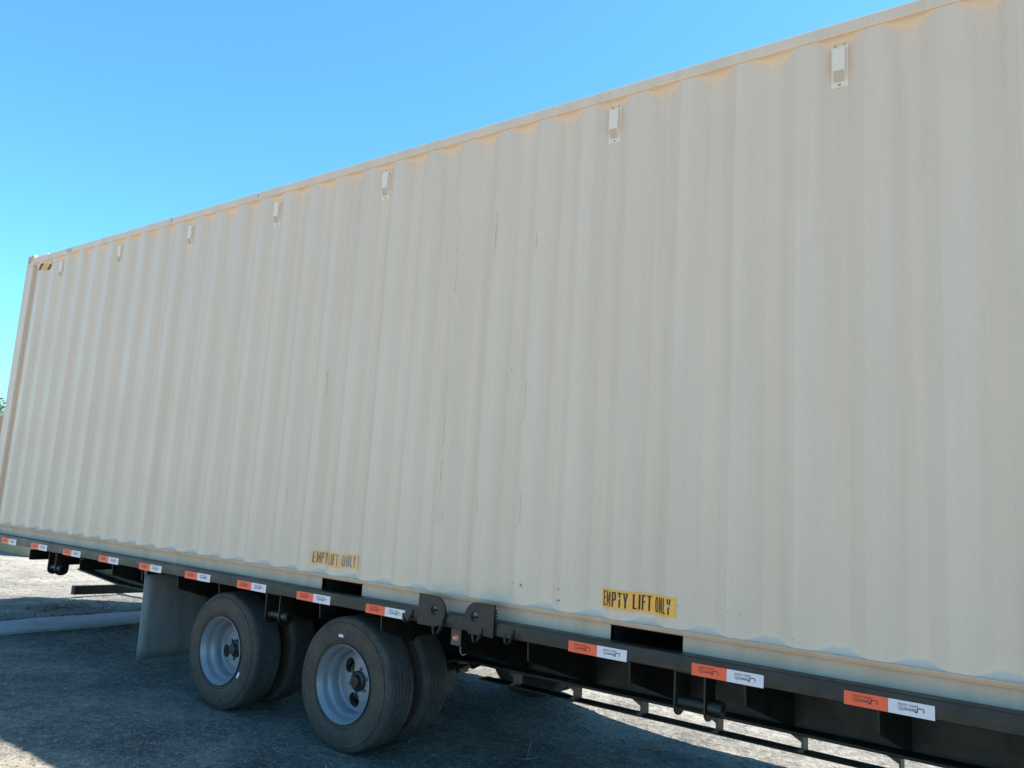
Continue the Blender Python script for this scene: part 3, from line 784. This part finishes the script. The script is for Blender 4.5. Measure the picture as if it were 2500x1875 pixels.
def make_wheel(x, y, z, flip=False, outer=True, ang=0.0):
    """outer dual: dish goes inwards from the face at y"""
    prof, mis = tyre_profile()
    ty = MB().lathe(prof, (0, 0, 0), 96, mis)
    N = len(ty.v)
    # flatten the contact patch
    ty.v = [(vx, vy, max(vz, -.3745)) for vx, vy, vz in ty.v]
    # moulded radial marks on the sidewall
    for k in range(26):
        if rnd.random() < .25: continue
        a = 2 * math.pi * k / 26 * .95 + rnd.uniform(-.03, .03)
        for s_ in range(rnd.choice((1, 1, 2))):
            b = a + s_ * .05; sk = rnd.uniform(-.05, .05); r0, r1 = rnd.choice(((.30, .322), (.285, .31), (.30, .315)))
            wd = .0022
            q = [(r0, b - wd / r0), (r0, b + wd / r0), (r1, b + sk + wd / r1), (r1, b + sk - wd / r1)]
            ty.add([(r * math.cos(t), -.0026, r * math.sin(t)) for r, t in q] + [(r * math.cos(t), .004, r * math.sin(t)) for r, t in q], [(0, 1, 2, 3), (0, 4, 5, 1), (1, 5, 6, 2), (2, 6, 7, 3), (3, 7, 4, 0)], 3)
    def place(mb):
        out = []
        for vx, vy, vz in mb.v: out.append((x + vx, y + (vy if not flip else .236 - vy), z + vz))
        mb.v = out; return mb
    e = bpy.data.objects.new('wheel', None); link(e, T); e.empty_display_size = .1
    wl = Vector((x, y + .118, z + Z0)); e.location = wl - WL[T]; WL[e] = wl
    place(ty).build('tyre', [M_rubber, M_tread, M_groove, M_mark], e, smooth=True, auto=40)
    if outer:
        rp = [(.205, .036), (.212, .022), (.2205, .012), (.2220, .006), (.2190, .003), (.2150, .006), (.2125, .016), (.2035, .026), (.1985, .040), (.1960, .062), (.1900, .074), (.1800, .082), (.1775, .118), (.1765, .134), (.1735, .143), (.1670, .147)]
        rm = MB().lathe(rp, (0, 0, 0), 96)
        # disc with three hand holes, cut as a polar grid
        holes = [(.1150, ang + t) for t in (0, 2.094, 4.189)]; hr = .0425
        nr, na = 20, 160; base = len(rm.v)
        def py(r): return .147 - .010 * max(0, min(1, (.167 - r) / .05)) ** 1.0 + .0
        ri = .058
        grid = {}
        for i in range(nr + 1):
            for j in range(na):
                r = ri + (.167 - ri) * i / nr; a = 2 * math.pi * j / na
                px_, pz_ = r * math.cos(a), r * math.sin(a)
                for hr_, ha in holes:
                    hx, hz = hr_ * math.cos(ha), hr_ * math.sin(ha); dx, dz = px_ - hx, pz_ - hz; dd = math.hypot(dx, dz)
                    if dd < hr and dd > hr * .78: px_, pz_ = hx + dx / dd * hr, hz + dz / dd * hr
                rm.v.append((px_, py(math.hypot(px_, pz_)), pz_)); grid[i, j] = len(rm.v) - 1
        for i in range(nr):
            for j in range(na):
                q = [grid[i, j], grid[i, (j + 1) % na], grid[i + 1, (j + 1) % na], grid[i + 1, j]]
                cx = sum(rm.v[k][0] for k in q) / 4; cz = sum(rm.v[k][2] for k in q) / 4
                if any(math.hypot(cx - hr_ * math.cos(ha), cz - hr_ * math.sin(ha)) < hr * .985 for hr_, ha in holes): continue
                rm.f.append(tuple(q)); rm.m.append(0)
        # barrel behind
        rm.lathe([(.167, .149), (.176, .18), (.176, .215), (.205, .225)], (0, 0, 0), 64)
        place(rm).build('rim', M_rim, e, smooth=True, auto=50)
        hb = MB().lathe([(.0, .145), (.110, .150), (.112, .20)], (0, 0, 0), 40)
        hb.lathe([(.0585, .150), (.0585, .126), (.052, .120), (.040, .117), (.037, .108), (.034, .102), (.032, .098), (.0001, .097)], (0, 0, 0), 40)
        place(hb).build('hub', M_hub, e, smooth=True)
        for k in range(6):
            a = ang - 1.0 + k * math.pi / 3; cx, cz = .0715 * math.cos(a), .0715 * math.sin(a); nb = MB()
            nb.lathe([(.0001, .126), (.0065, .127), (.0095, .129), (.0105, .1385)], (cx, 0, cz), 6)
            place(nb).build('lug_nut', M_steel, e)
        nb = MB()
        for k in range(8):
            a = ang + k * math.pi / 4; nb.lathe([(.0001, .0955), (.0022, .096), (.0025, .0985)], (.0275 * math.cos(a), 0, .0275 * math.sin(a)), 6)
        setlabel(place(nb).build('cap_bolts', M_steel, e), kind='stuff')
    else:
        place(MB().lathe([(.205, .036), (.2205, .012), (.2190, .003), (.2125, .016), (.198, .04), (.190, .09), (.16, .10), (.02, .10)], (0, 0, 0), 48)).build('rim', M_rim, e, smooth=True)
    return e
ZW = -.605
w2 = make_wheel(4.375, .0, ZW, ang=R(137)); w1 = make_wheel(3.165, .0, ZW, ang=R(197))
setlabel(w2, 'outer wheel nearer the camera, white tag above its rim'); setlabel(w1, 'outer wheel nearer the mud flap, white tag low on its tyre')
for xw in (3.165, 4.375):
    make_wheel(xw, .300, ZW, flip=True, outer=False)
    make_wheel(xw, 1.902, ZW, outer=False); make_wheel(xw, 2.202, ZW, flip=True, ang=R(40))
def tyre_tag(xw, r, a, rot, wh):
    cx, cz = xw + r * math.cos(a), ZW + r * math.sin(a); c, s = math.cos(rot), math.sin(rot)
    pts = [(cx + (px * c - pz * s), cz + (px * s + pz * c)) for px, pz in ((-.0185, -.0075), (.0185, -.0075), (.0185, .0075), (-.0185, .0075))]
    MB().prism(pts, 'y', -.0022, .004).build('tyre_sticker', M_sticker, wh)
tyre_tag(4.375, .272, R(98), R(-1), w2); tyre_tag(3.165, .262, R(-27), R(62), w1)

# mud flap
mb = MB()
for i in range(9):
    for j in range(9):
        y = -.03 + .58 * i / 8; z = -.19 - .632 * j / 8
        mb.v.append((2.19 + .02 * math.sin(j / 8 * 1.6) - .010 * math.sin(i / 8 * 3.1), y, z))
for i in range(8):
    for j in range(8):
        a = i * 9 + j; mb.f.append((a, a + 1, a + 10, a + 9)); mb.m.append(0)
mb.build('mud_flap', M_flap, T, smooth=True, solid=.008)
MB().box(2.17, 2.215, -.03, .62, -.20, -.160).build('flap_bracket', M_black2, T)

# strap winches under the rail
def winch(x):
    mb = MB()
    y0, y1 = -.040, .075
    for xx in (x, x + .135):
        pl = [(y0, -.160), (y1, -.160), (y1, -.315)] + [((y0 + y1) / 2 + (y1 - y0) / 2 * math.cos(t), -.315 + .042 * -math.sin(t)) for t in [math.pi * k / 8 for k in range(1, 8)]] + [(y0, -.315)]
        mb.prism(pl, 'x', xx - .004, xx + .004)
    mb.box(x + .0045, x + .1305, y0 + .001, y1, -.169, -.161)
    w_ = mb.build('strap_winch', M_black, T, bevel=.0015)
    yc = .0
    MB().tube([(x + .005, yc, -.295), (x + .130, yc, -.295)], .026, 14).build('winch_drum', M_black2, w_, smooth=True)
    h = MB(); h.lathe([(.0140, .0), (.0140, -.030), (.0325, -.030), (.0345, -.026), (.0345, .026), (.0325, .03), (.02, .03)], (0, 0, 0), 20)
    h.v = [(x + .172 - vy, yc + vx, -.295 + vz) for vx, vy, vz in h.v]
    h.build('winch_socket', M_black, w_, smooth=True)
    return w_
wn = winch(6.467)
for x in (3.660, .650): dup(wn, (x - 6.467, 0, 0))

# locking plates, hooks, marker light
def lock_plate(flip):
    x0, x1 = (5.010, 5.198) if not flip else (5.330, 5.518)
    z1, z0 = -.006, -.166
    rr = .078; cxr = (x1 - rr) if not flip else (x0 + rr)
    hx, hz = (5.124, -.083) if not flip else (5.396, -.081); hr = .0235
    zc = (z0 + z1) / 2; zr = (z1 - z0) / 2
    out = []
    if not flip:
        out = [(x0, z0), (cxr, z0)] + [(cxr + rr * math.sin(t), zc - zr * math.cos(t)) for t in [math.pi * k / 16 for k in range(1, 16)]] + [(cxr, z1), (x0, z1)]
    else:
        out = [(x1, z0), (x1, z1), (cxr, z1)] + [(cxr - rr * math.sin(t), zc + zr * math.cos(t)) for t in [math.pi * k / 16 for k in range(1, 9)]] + [(x0, zc - .03), (x0 + .012, z0 + .028), (x0 + .03, z0)]
    bm = bmesh.new(); ov = [bm.verts.new((a, 0, b)) for a, b in out]; hv = [bm.verts.new((hx + hr * math.cos(2 * math.pi * k / 20), 0, hz + hr * math.sin(2 * math.pi * k / 20))) for k in range(20)]
    es = [bm.edges.new((ov[i], ov[(i + 1) % len(ov)])) for i in range(len(ov))] + [bm.edges.new((hv[i], hv[(i + 1) % 20])) for i in range(20)]
    bmesh.ops.triangle_fill(bm, edges=es, use_beauty=True)
    g = bmesh.ops.extrude_face_region(bm, geom=bm.faces[:])
    for v in g['geom']:
        if isinstance(v, bmesh.types.BMVert): v.co.y -= .014
    bm.verts.index_update(); mb = MB(); mb.add([(v.co.x, v.co.y + YR - .0008, v.co.z) for v in bm.verts], [tuple(v.index for v in q.verts) for q in bm.faces]); bm.free()
    p = mb.build('lock_plate', M_black, T, bevel=.0012)
    # weld beads
    wb = MB(); xe = x1 + .002 if flip else x1 - .01
    for k in range(9):
        z = -.155 + .0145 * k if flip else -.155 + .006 * k
        wb.tube([(xe - .003, YR - .001, z), (xe + .004, YR - .004, z + .004), (xe + .006, YR + .001, z + .008)], [.003, .005, .003], 5)
    wb.build('weld_bead', M_black2, p)
    return p
lock_plate(False); lock_plate(True)
def hook(x, zt=-.118):
    pts = [(x, YR - .001, zt), (x, YR - .010, zt - .020), (x - .001, YR - .024, zt - .040), (x - .002, YR - .040, zt - .046), (x - .003, YR - .056, zt - .036), (x - .004, YR - .060, zt - .015), (x - .004, YR - .060, zt + .004)]
    mb = MB().tube(pts, [.008, .0085, .0085, .0075, .007, .007, .0065], 8)
    mb.box(x - .010, x + .010, YR - .006, YR - .0005, zt - .03, zt + .018)
    return mb.build('hook', M_black, T, smooth=True)
h0 = hook(4.952)
dup(h0, (.228, -.015, -.030)); dup(h0, (.490, -.015, -.030)); dup(h0, (.675, 0, -.012))
lp = MB().box(5.196, 5.262, -.024, -.018, -.252, -.1585).build('light_bracket', mat('bracket_paint', (0.05, 0.048, 0.042), .4), T, bevel=.001)
l = MB().lathe([(.0001, -.016), (.009, -.014), (.0135, -.009), (.0165, -.002), (.0185, 0)], (5.229, -.0245, -.213), 20)
l.build('marker_light', M_amber, lp, smooth=True)
MB().tube([(5.262, -.02, -.256), (5.268, -.03, -.275), (5.285, -.03, -.292), (5.30, -.02, -.285)], .0016, 5).build('wire', M_wire, T)

# reflective tape with printed logo
def logo():
    mb = MB()
    def tx(body, x, z, h, wd, bold=.01):
        vs, fs = text_bm(body, h, wd, bold); mb.add([(x + a, 0, z + b) for a, b in vs], fs)
    tx('SOUTH', 0.000, .0150, .0080, .0320, .02); tx('CO', .0370, .0150, .0080, .0125, .02); tx('ST', .0560, .0150, .0080, .0115, .02)
    def q(*p): mb.add([(a, 0, b) for a, b in p], [tuple(range(len(p)))])
    q((.0500, .0150), (.0515, .0150), (.0527, .0245), (.0523, .0245)); q((.0555, .0150), (.0540, .0150), (.0523, .0245), (.0527, .0245)); q((.0505, .0178), (.0550, .0178), (.0548, .0190), (.0508, .0190))
    tx('TRAILERS', .0190, .0035, .0068, .0405, .02)
    q((-.001, .0118), (.0185, .0118), (.0185, .0108), (-.001, .0108)); q((-.001, .0085), (.017, .0085), (.017, .0076), (-.001, .0076))
    q((.0185, .0008), (.0640, .0008), (.0640, .0026), (.0185, .0026)); q((.0608, .0014), (.0645, .0014), (.0665, .0130), (.0628, .0130))
    q((.0628, .0112), (.0800, .0118), (.0800, .0150), (.0628, .0152)); q((.0800, .0118), (.0845, .0095), (.0862, .0125), (.0800, .0150)); q((.0825, .0005), (.0855, .0005), (.0862, .0110), (.0830, .0105)); q((.0555, -.0030), (.0640, -.0030), (.0640, .0005), (.0555, .0005))
    for cx in (.0065, .0155):
        for k in range(14):
            a, b = 2 * math.pi * k / 14, 2 * math.pi * (k + 1) / 14
            q(*[(cx + r * math.cos(t), .0018 + r * math.sin(t)) for r, t in ((.0030, a), (.0044, a), (.0044, b), (.0030, b))])
    return mb
TX = [-.237, .369, .965, 1.567, 2.175, 2.782, 3.390, 3.996, 4.600, 5.950, 6.558, 7.163]
TX += [7.77, 8.38]
red0 = MB().box(0, .1515, YR - .0016, YR + .0008, -.1605, -.1112).build('red_tape', M_tr, T)
wht0 = MB().box(.1520, .3030, YR - .0016, YR + .0008, -.1605, -.1112).build('white_tape', M_tw, T)
for par, ox, m in ((red0, .0310, M_inkr), (wht0, .1840, M_inkn)):
    lg = logo(); lg.v = [(v[0] + ox, YR - .0022, v[2] - .1430) for v in lg.v]; lg.build('printed_logo', m, par)
for i, x in enumerate(TX):
    if i == 0:
        red0.location.x += x; wht0.location.x += x
    else:
        dx = x - TX[0]; s = rnd.uniform(-.0012, .0012)
        dup(red0, (dx, 0, s)); dup(wht0, (dx, 0, s))
# front support legs, out of the frame to the right
for y in (.45, 1.85):
    lg_ = MB().box(10.4, 10.52, y, y + .12, -.95, -.17).box(10.35, 10.57, y - .05, y + .17, -.985, -.951).build('landing_leg', M_black2, T)

# ------------------------------------------------------------------ second container behind, tree
C2 = empty('shipping_container', (-7.05, 3.15, 0), 'tan container with dark shaded side standing behind at the left edge', 'container')
def c2pan():
    mb = MB(); x0, x1 = -19.2, -7.05; pts = []
    x = x0
    while x < x1: pts += [(x, 0), (x + .07, 0), (x + .14, .036), (x + .21, .036)]; x += .278
    pts = [p for p in pts if p[0] < x1 - .1] + [(x1 - .1, 0)]
    for z in (.17, 2.52):
        for a, b in pts: mb.v.append((a, 3.16 + b, z))
    n = len(pts); mb.f = [(i, i + 1, n + i + 1, n + i) for i in range(n - 1)]; mb.m = [0] * (n - 1)
    mb.build('side_panel', M_tan, C2, z=False, solid=.002)
c2pan()
MB().box(-19.2, -7.051, 3.15, 3.23, 2.521, 2.60).build('top_rail', M_tanlight, C2, z=False, bevel=.005)
MB().box(-19.2, -7.051, 3.15, 3.23, .0, .169).build('bottom_rail', M_tan, C2, z=False, bevel=.005)
for y in (3.149, 5.47): MB().box(-7.15, -7.049, y, y + .12, 0.001, 2.605).build('corner_post', M_tan, C2, z=False, bevel=.006)
MB().box(-7.10, -7.06, 3.27, 5.47, .02, 2.58).build('end_panel', M_tan, C2, z=False)
MB().box(-19.2, -7.11, 3.24, 5.58, 2.54, 2.575).build('roof', M_tanlight, C2, z=False)
MB().box(-19.2, -7.11, 5.52, 5.58, .01, 2.535).build('side_panel', M_tan, C2, z=False)
mb = MB()

def tree(loc, H, cr, label, seed):
    r = random.Random(seed)
    t = empty('tree', loc, label, 'tree')
    mb = MB(); mb.tube([(loc[0], loc[1], 0), (loc[0] + .1, loc[1], H * .35), (loc[0] - .1, loc[1] + .1, H * .75)], [.22, .16, .06], 10)
    tips = []
    for k in range(14):
        a = r.uniform(0, 6.28); h0 = H * r.uniform(.2, .7); L = cr * r.uniform(.6, 1.0); e = (loc[0] + L * math.cos(a), loc[1] + L * math.sin(a), min(h0 + L * r.uniform(.3, .9), H * .93))
        mid = ((loc[0] + e[0]) / 2, (loc[1] + e[1]) / 2, h0 + (e[2] - h0) * .4)
        mb.tube([(loc[0], loc[1], h0), mid, e], [.07, .045, .015], 6); tips += [e, mid]
    tips.append((loc[0], loc[1], H * .95))
    mb.build('trunk', mat('tree_bark', (.10, .075, .055), .9), t, z=False)
    lf = MB()
    for i in range(16000):
        c = r.choice(tips); d = Vector((r.gauss(0, 1), r.gauss(0, 1), r.gauss(0, .8))) * cr * .17
        p = Vector(c) + d; s = r.uniform(.03, .06)
        n = Vector((r.gauss(0, 1), r.gauss(0, 1), r.gauss(.6, 1))).normalized(); u = n.orthogonal().normalized(); v = n.cross(u)
        lf.add([p + u * s * 1.3, p + v * s * .55, p - u * s * 1.3, p - v * s * .55], [(0, 1, 2, 3)], r.choice((0, 0, 1)))
    lf.build('crown', [mat('leaf_green', (.075, .11, .035), .6), mat('leaf_light', (.12, .15, .05), .6)], t, z=False)
tree((-21.9, 7.3, 0), 3.75, 1.5, 'green leafy tree above the tan container at the left edge', 3)
tree((-26.0, 9.2, 0), 4.1, 1.7, 'denser tree farther off behind the first, left edge', 4)
